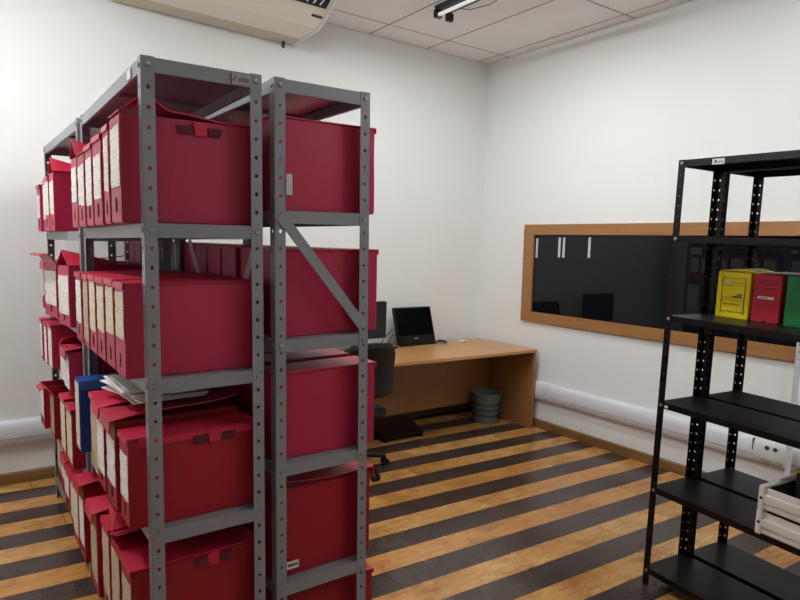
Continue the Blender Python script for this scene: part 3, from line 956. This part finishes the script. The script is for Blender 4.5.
# two pulled-out drawers lying on the fifth black shelf
def drawer(label, z, dx=0.0, dy=0.0):
    t = thing('drawer', label, 'drawer', B1 @ T(-.016+dx, .042+dy, BLV[4]+z, 0), 'stacked grey drawers on the black shelf')
    L, H, D, th = .36, .092, .31, .008
    # local x runs across the shelf, local y toward its far end; the front plate stands at the far end
    MB().box(-.012, L-.024, .0, D+.012, L, H+.008).build('front_plate', M['drawer'], t, bevel=.003)
    for x0 in (0, D-th):
        MB().box(x0, 0, .002, x0+th, L-.024, H).build('drawer_side', M['drawer'], t, bevel=.0015)
    r_ = MB()
    r_.extrude([(-.009, .034), (0, .030), (0, .066), (-.009, .062)], 'y', 0, L-.024)
    r_.box(-.004, 0, .010, 0, L-.024, .020)
    r_.build('slide_rail', M['drawer'], t)
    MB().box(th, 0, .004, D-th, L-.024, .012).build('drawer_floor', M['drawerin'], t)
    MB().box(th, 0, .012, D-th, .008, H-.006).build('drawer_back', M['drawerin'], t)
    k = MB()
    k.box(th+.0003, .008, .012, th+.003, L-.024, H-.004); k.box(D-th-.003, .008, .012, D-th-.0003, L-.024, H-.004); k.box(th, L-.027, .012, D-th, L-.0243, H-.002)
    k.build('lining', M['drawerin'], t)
    c = MB().box(-.0145, L-.018, .045, -.012, L-.008, .055)
    c.build('catch', M['inkblack'], t)
    return t
drawer('pale grey drawer at the bottom of the two on the black shelf', .001, dx=.006, dy=.004)
drawer('pale grey open drawer on top, holding a yellow pouch', .104)
yp = tag(thick(lambda u, v: ((u-.5)*.12, (v-.5)*.16, .018*math.sin(3.1*u)*math.sin(3.1*v)+.008), 10, 10, .006).build('pouch', M['yellow'], smooth=60), 'small yellow pouch inside the top grey drawer', 'pouch')
yp.matrix_world = B1 @ T(.205, .285, BLV[4]+.104+.143, .2)
# the pouch lies on a grey block filling the drawer
tag(MB().box(-.055, -.08, 0, .055, .08, .125).build('carton', M['drawerin'], bevel=.003), 'dark small carton under the yellow pouch in the drawer', 'box').matrix_world = B1 @ T(.205, .275, BLV[4]+.104+.015, .05)

# spare light grey upright leaning by the wall
t = thing('perforated_upright', 'light grey perforated steel upright leaning beside the right wall', 'upright', T(4.160, 1.70, 0, 0.0) @ Matrix.Rotation(.03, 4, 'Y') @ Matrix.Rotation(.0, 4, 'X'))
link('steel_angle', upright_mesh(1.45, .034, .005, .045, 1, -1, M['ltgrey']), t)

# ------------------------------------------------------------------ conduits
def cprof(d, z0, z1):
    h = z1-z0; pr = [(0, z0)]
    n = 14
    for i in range(n+1):
        a = -math.pi/2+math.pi*i/n
        pr.append((d*max(0, math.cos(a))**.55, (z0+z1)/2+h/2*math.sin(a)))
    pr.append((0, z1))
    return pr
def conduit(axis, a, b, label, off):
    t = thing('cable_conduit', label, 'conduit', T(0, 0, 0))
    f = (lambda p: (XW-.001-p[0], p[1])) if axis == 'y' else (lambda p: (YW-.001-p[0], p[1]))
    MB().extrude([f(p) for p in cprof(.052, .252, .418)], axis, a, b).build('cover', M['cond'], t, smooth=40)
    MB().extrude([f(p) for p in [(.030, .3085), (.0528, .3085), (.0528, .3105), (.030, .3105)]], axis, a, b).build('seam', M['groove'], t)
    MB().extrude([f(p) for p in [(0, .25), (.012, .25), (.012, .42), (0, .42)]], axis, a, b).build('back_channel', M['cond'], t)
    return t
cr = conduit('y', YN+.05, 4.12, 'white double cable conduit along the right wall with outlets', 0)
# joint sleeve near the desk
MB().extrude([(XW-p[0], p[1]) for p in cprof(.0555, .25, .42)], 'y', 3.64, 3.80).build('joint_sleeve', M['cond'], cr, smooth=40)
om = MB().extrude([(XW-p[0], p[1]) for p in cprof(.056, .250, .420)], 'y', 1.715, 1.92).build('outlet_module', M['socket'], cr, smooth=40)
for yy in (1.835, 1.785):
    MB().tube([(XW-.054, yy, .372), (XW-.058, yy, .372)], .014, 14).build('socket', M['sockdark'], om, smooth=40)
om2 = om
for yy in (1.85, 1.808, 1.765):
    MB().box(XW-.0575, yy-.016, .276, XW-.047, yy+.016, .300).build('socket', simple('grey_socket', (150, 145, 132), .5), om2, bevel=.002)
MB().box(XW-.0565, 1.921, .338, XW-.02, 1.926, .414).build('gap_line', M['ink'], cr)
cl = conduit('x', XL+.05, XW-.06, 'white double cable conduit along the back wall behind the racks', 0)

# ------------------------------------------------------------------ desk corner
dk = thing('desk', 'light wood panel desk in the corner with two black screens', 'desk', T(0, 0, 0))
DX0, DX1, DY0, DY1, DZ = 1.6, 4.215, 3.80, 4.56, .712
MB().add([(DX0, DY0+.05, DZ-.026), (DX1+.003, DY0-.012, DZ-.026), (DX1+.003, DY1, DZ-.026), (DX0, DY1, DZ-.026),
          (DX0, DY0+.05, DZ), (DX1+.003, DY0-.012, DZ), (DX1+.003, DY1, DZ), (DX0, DY1, DZ)],
         [(0, 3, 2, 1), (4, 5, 6, 7), (0, 1, 5, 4), (1, 2, 6, 5), (2, 3, 7, 6), (3, 0, 4, 7)]).build('tabletop', M['desk'], dk, bevel=.0025)
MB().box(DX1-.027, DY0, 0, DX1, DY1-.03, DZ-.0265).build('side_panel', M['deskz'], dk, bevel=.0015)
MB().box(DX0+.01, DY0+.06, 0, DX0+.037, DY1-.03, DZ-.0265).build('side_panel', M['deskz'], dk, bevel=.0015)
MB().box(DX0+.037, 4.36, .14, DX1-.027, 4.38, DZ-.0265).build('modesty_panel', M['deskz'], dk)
MB().box(2.55, 3.86, DZ-.042, 2.72, 3.90, DZ-.027).build('under_bracket', M['ltgrey'], dk)

# all-in-one computer
cm = thing('computer', 'black all-in-one computer leaning back on the right of the desk', 'computer', T(3.395, 4.45, DZ+.001, .02))
A = Matrix.Rotation(-.30, 4, 'X')
def tilt(mb):
    mb.v = [tuple(A @ Vector(p)) for p in mb.v]; return mb
tilt(MB().box(-.212, 0, .012, .212, .03, .348)).build('housing', M['blackpl'], cm, bevel=.006)
tilt(MB().box(-.196, -.0012, .092, .196, .001, .335)).build('screen', M['screen'], cm)
tilt(MB().box(-.205, -.004, .016, .205, .001, .084)).build('speaker_bar', M['blackpl'], cm, bevel=.003)
tilt(MB().box(-.03, -.0048, .058, .014, -.003, .064)).build('brand_mark', M['ltgrey'], cm)
MB().box(-.20, -.02, 0, .20, .012, .016).build('foot', M['blackpl'], cm, bevel=.004)
MB().box(-.05, .05, 0, .05, .165, .014).build('rear_stand', M['blackpl'], cm)
MB().add([(-.04, .06, .2), (.04, .06, .2), (.04, .15, .012), (-.04, .15, .012), (-.04, .075, .2), (.04, .075, .2), (.04, .165, .012), (-.04, .165, .012)],
         [(0, 1, 2, 3), (4, 7, 6, 5), (0, 4, 5, 1), (3, 2, 6, 7), (0, 3, 7, 4), (1, 5, 6, 2)]).build('rear_strut', M['blackpl'], cm)
# second screen
mn = thing('monitor', 'black flat monitor half hidden behind the right rack', 'monitor', T(2.735, 4.37, DZ+.001, 0))
MB().box(-.245, -.02, .105, .245, .03, .412).build('bezel', M['blackpl'], mn, bevel=.005)
MB().box(-.232, -.0212, .128, .232, -.019, .40).build('screen', M['screen'], mn)
MB().box(-.03, .0, .012, .03, .03, .15).build('stand_neck', M['blackpl'], mn)
MB().lathe([(.0, .0), (.12, .0), (.12, .008), (.04, .014), (0, .014)], 32, (0, .02, 0)).build('stand_base', M['blackpl'], mn, smooth=40)
MB().box(.21, -.022, .112, .216, -.0198, .116).build('power_light', M['ltgrey'], mn)
ms = thing('computer_mouse', 'black mouse on the desk right of the all-in-one computer', 'mouse', T(3.655, 4.44, DZ+.001, .6))
bm_ = thick(lambda u, v: ((u-.5)*.062, (v-.5)*.108, .034*max(0, math.sin(math.pi*(.06+.88*u)))**.5*max(0, math.sin(math.pi*(.06+.88*v)))**.5), 12, 14, .002)
bm_.build('shell', M['blackpl'], ms, smooth=60)
MB().tube([(0, .022, .033), (0, .034, .031)], .004, 8).build('wheel', M['ltgrey'], ms)
ph = tag(MB().box(-.05, -.028, 0, .05, .028, .014).build('telephone_pad', M['blackpl'], bevel=.004), 'small black device on the desk left of the all-in-one computer', 'device')
ph.matrix_world = T(3.075, 4.40, DZ+.001, .2)
nb = tag(MB().box(-.045, -.03, 0, .045, .03, .017).build('note_block', M['cream_block'], bevel=.002), 'cream note block on the desk near the corner', 'note block')
nb.matrix_world = T(3.885, 4.41, DZ+.001, .25)
MB()
tag(MB().tube([(3.176, 4.535, .86), (3.13, 4.52, .83), (3.06, 4.51, .78), (3.01, 4.49, .725), (2.99, 4.46, .716)], .0035, 6).build('cable', M['blackpl'], smooth=60), 'upper black cable looping from the computer to the desk', 'cable')
tag(MB().tube([(3.176, 4.525, .815), (3.15, 4.52, .79), (3.10, 4.50, .745), (3.08, 4.47, .716), (3.05, 4.46, .716)], .0035, 6).build('cable', M['blackpl'], smooth=60), 'lower black cable behind the left edge of the computer', 'cable')
tag(MB().tube([(2.80, 4.30, .716), (2.86, 4.32, .722), (2.93, 4.30, .716), (3.0, 4.33, .716)], .003, 6).build('cable', simple('pink_cable', (190, 90, 110), .5), smooth=60), 'thin pink cable lying on the desk under the monitor', 'cable')

# waste basket
wb = thing('waste_basket', 'grey-green slatted plastic waste basket under the desk', 'waste basket', T(4.0, 4.19, 0))
pr = [(.0, .0), (.108, 0), (.112, .02), (.122, .12), (.133, .25), (.139, .256), (.139, .272), (.131, .272), (.128, .25), (.117, .12), (.106, .012), (0, .012)]
MB().lathe(pr, 40).build('basket_wall', M['bin'], wb, smooth=40)
for z, rr_ in ((.075, .1177), (.125, .1226), (.175, .1271)):
    hb = MB()
    for k in range(30):
        a = 2*math.pi*k/30
        mt = Matrix.Rotation(a, 4, 'Z') @ T(rr_+.0006, 0, z)
        hb.obox(mt, .0022, .0055, .014)
    hb.build('slot_row', M['binhole'], wb)
MB().lathe([(.1265, .146), (.1275, .148), (.1275, .152), (.1265, .154)], 40).build('rim_band', M['bin'], wb)

# foot rest
frt = thing('foot_rest', 'flat black foot rest on the floor under the desk', 'foot rest', T(3.02, 4.22, 0, .0))
MB().add([(-.2, -.12, .03), (.2, -.12, .03), (.2, .12, .11), (-.2, .12, .11), (-.2, -.12, .045), (.2, -.12, .045), (.2, .12, .125), (-.2, .12, .125)],
         [(0, 3, 2, 1), (4, 5, 6, 7), (0, 1, 5, 4), (1, 2, 6, 5), (2, 3, 7, 6), (3, 0, 4, 7)]).build('tread', M['blackpl'], frt, bevel=.004)
for s in (-.19, .17):
    MB().extrude([(-.115, 0), (.115, 0), (.115, .108), (-.115, .031)], 'x', s, s+.02).build('support', M['blackpl'], frt)

# office chair
ch = thing('office_chair', 'charcoal office chair at the desk, half behind the right rack', 'chair', T(2.27, 3.745, 0, 0))
def backrest(u, v):
    w = .215*(1-.28*max(0, (v-.72)/.28)**2-.10*max(0, (.25-v)/.25)**2)
    x = (u-.5)*2*w
    return (x, -.235-.035*(1-(2*u-1)**2)+.02*math.sin(3*v)-.04*v, .565+.375*v)
thick(lambda u, v: backrest(u, v), 14, 14, .045).build('backrest', M['fabric'], ch, smooth=60, bevel=.012)
thick(lambda u, v: Vector(backrest(.08+.84*u, .08+.84*v))+Vector((0, -.010, 0)), 10, 10, .02).build('back_shell', M['blackpl'], ch, smooth=60)
MB().tube([(0, -.27, .72), (0, -.27, .52), (0, -.2, .43), (0, -.05, .41)], .022, 10).build('back_post', M['blackpl'], ch, smooth=50)
se = thick(lambda u, v: ((u-.5)*.38*(1-.10*(2*v-1)**4), -.22+v*.46, .485-.012*(2*u-1)**2-.02*max(0, v-.7)), 12, 12, .065)
se.build('seat', M['fabric'], ch, smooth=60, bevel=.014)
MB().box(-.09, -.12, .395, .09, .12, .42).build('seat_plate', M['blackpl'], ch, bevel=.004)
MB().tube([(0, 0, .40), (0, 0, .25), (0, 0, .249), (0, 0, .09)], [.018, .018, .028, .028], 14).build('gas_column', M['blackpl'], ch, smooth=40)
for k in range(5):
    a = math.radians(-9+72*k)
    d = Vector((math.cos(a), math.sin(a), 0))
    lg = MB().tube([d*.02+Vector((0, 0, .105)), d*.15+Vector((0, 0, .095)), d*.285+Vector((0, 0, .068))], [.026, .021, .016], 10).build('base_leg', M['blackpl'], ch, smooth=60)
    s = Vector((-d.y, d.x, 0)); c = d*.285+Vector((0, 0, .027))
    cs = MB()
    cs.tube([c-s*.024, c-s*.008], .026, 16); cs.tube([c+s*.008, c+s*.024], .026, 16); cs.tube([c, c+Vector((0, 0, .045))], .008, 8)
    cs.build('caster', M['blackpl'], lg, smooth=40)
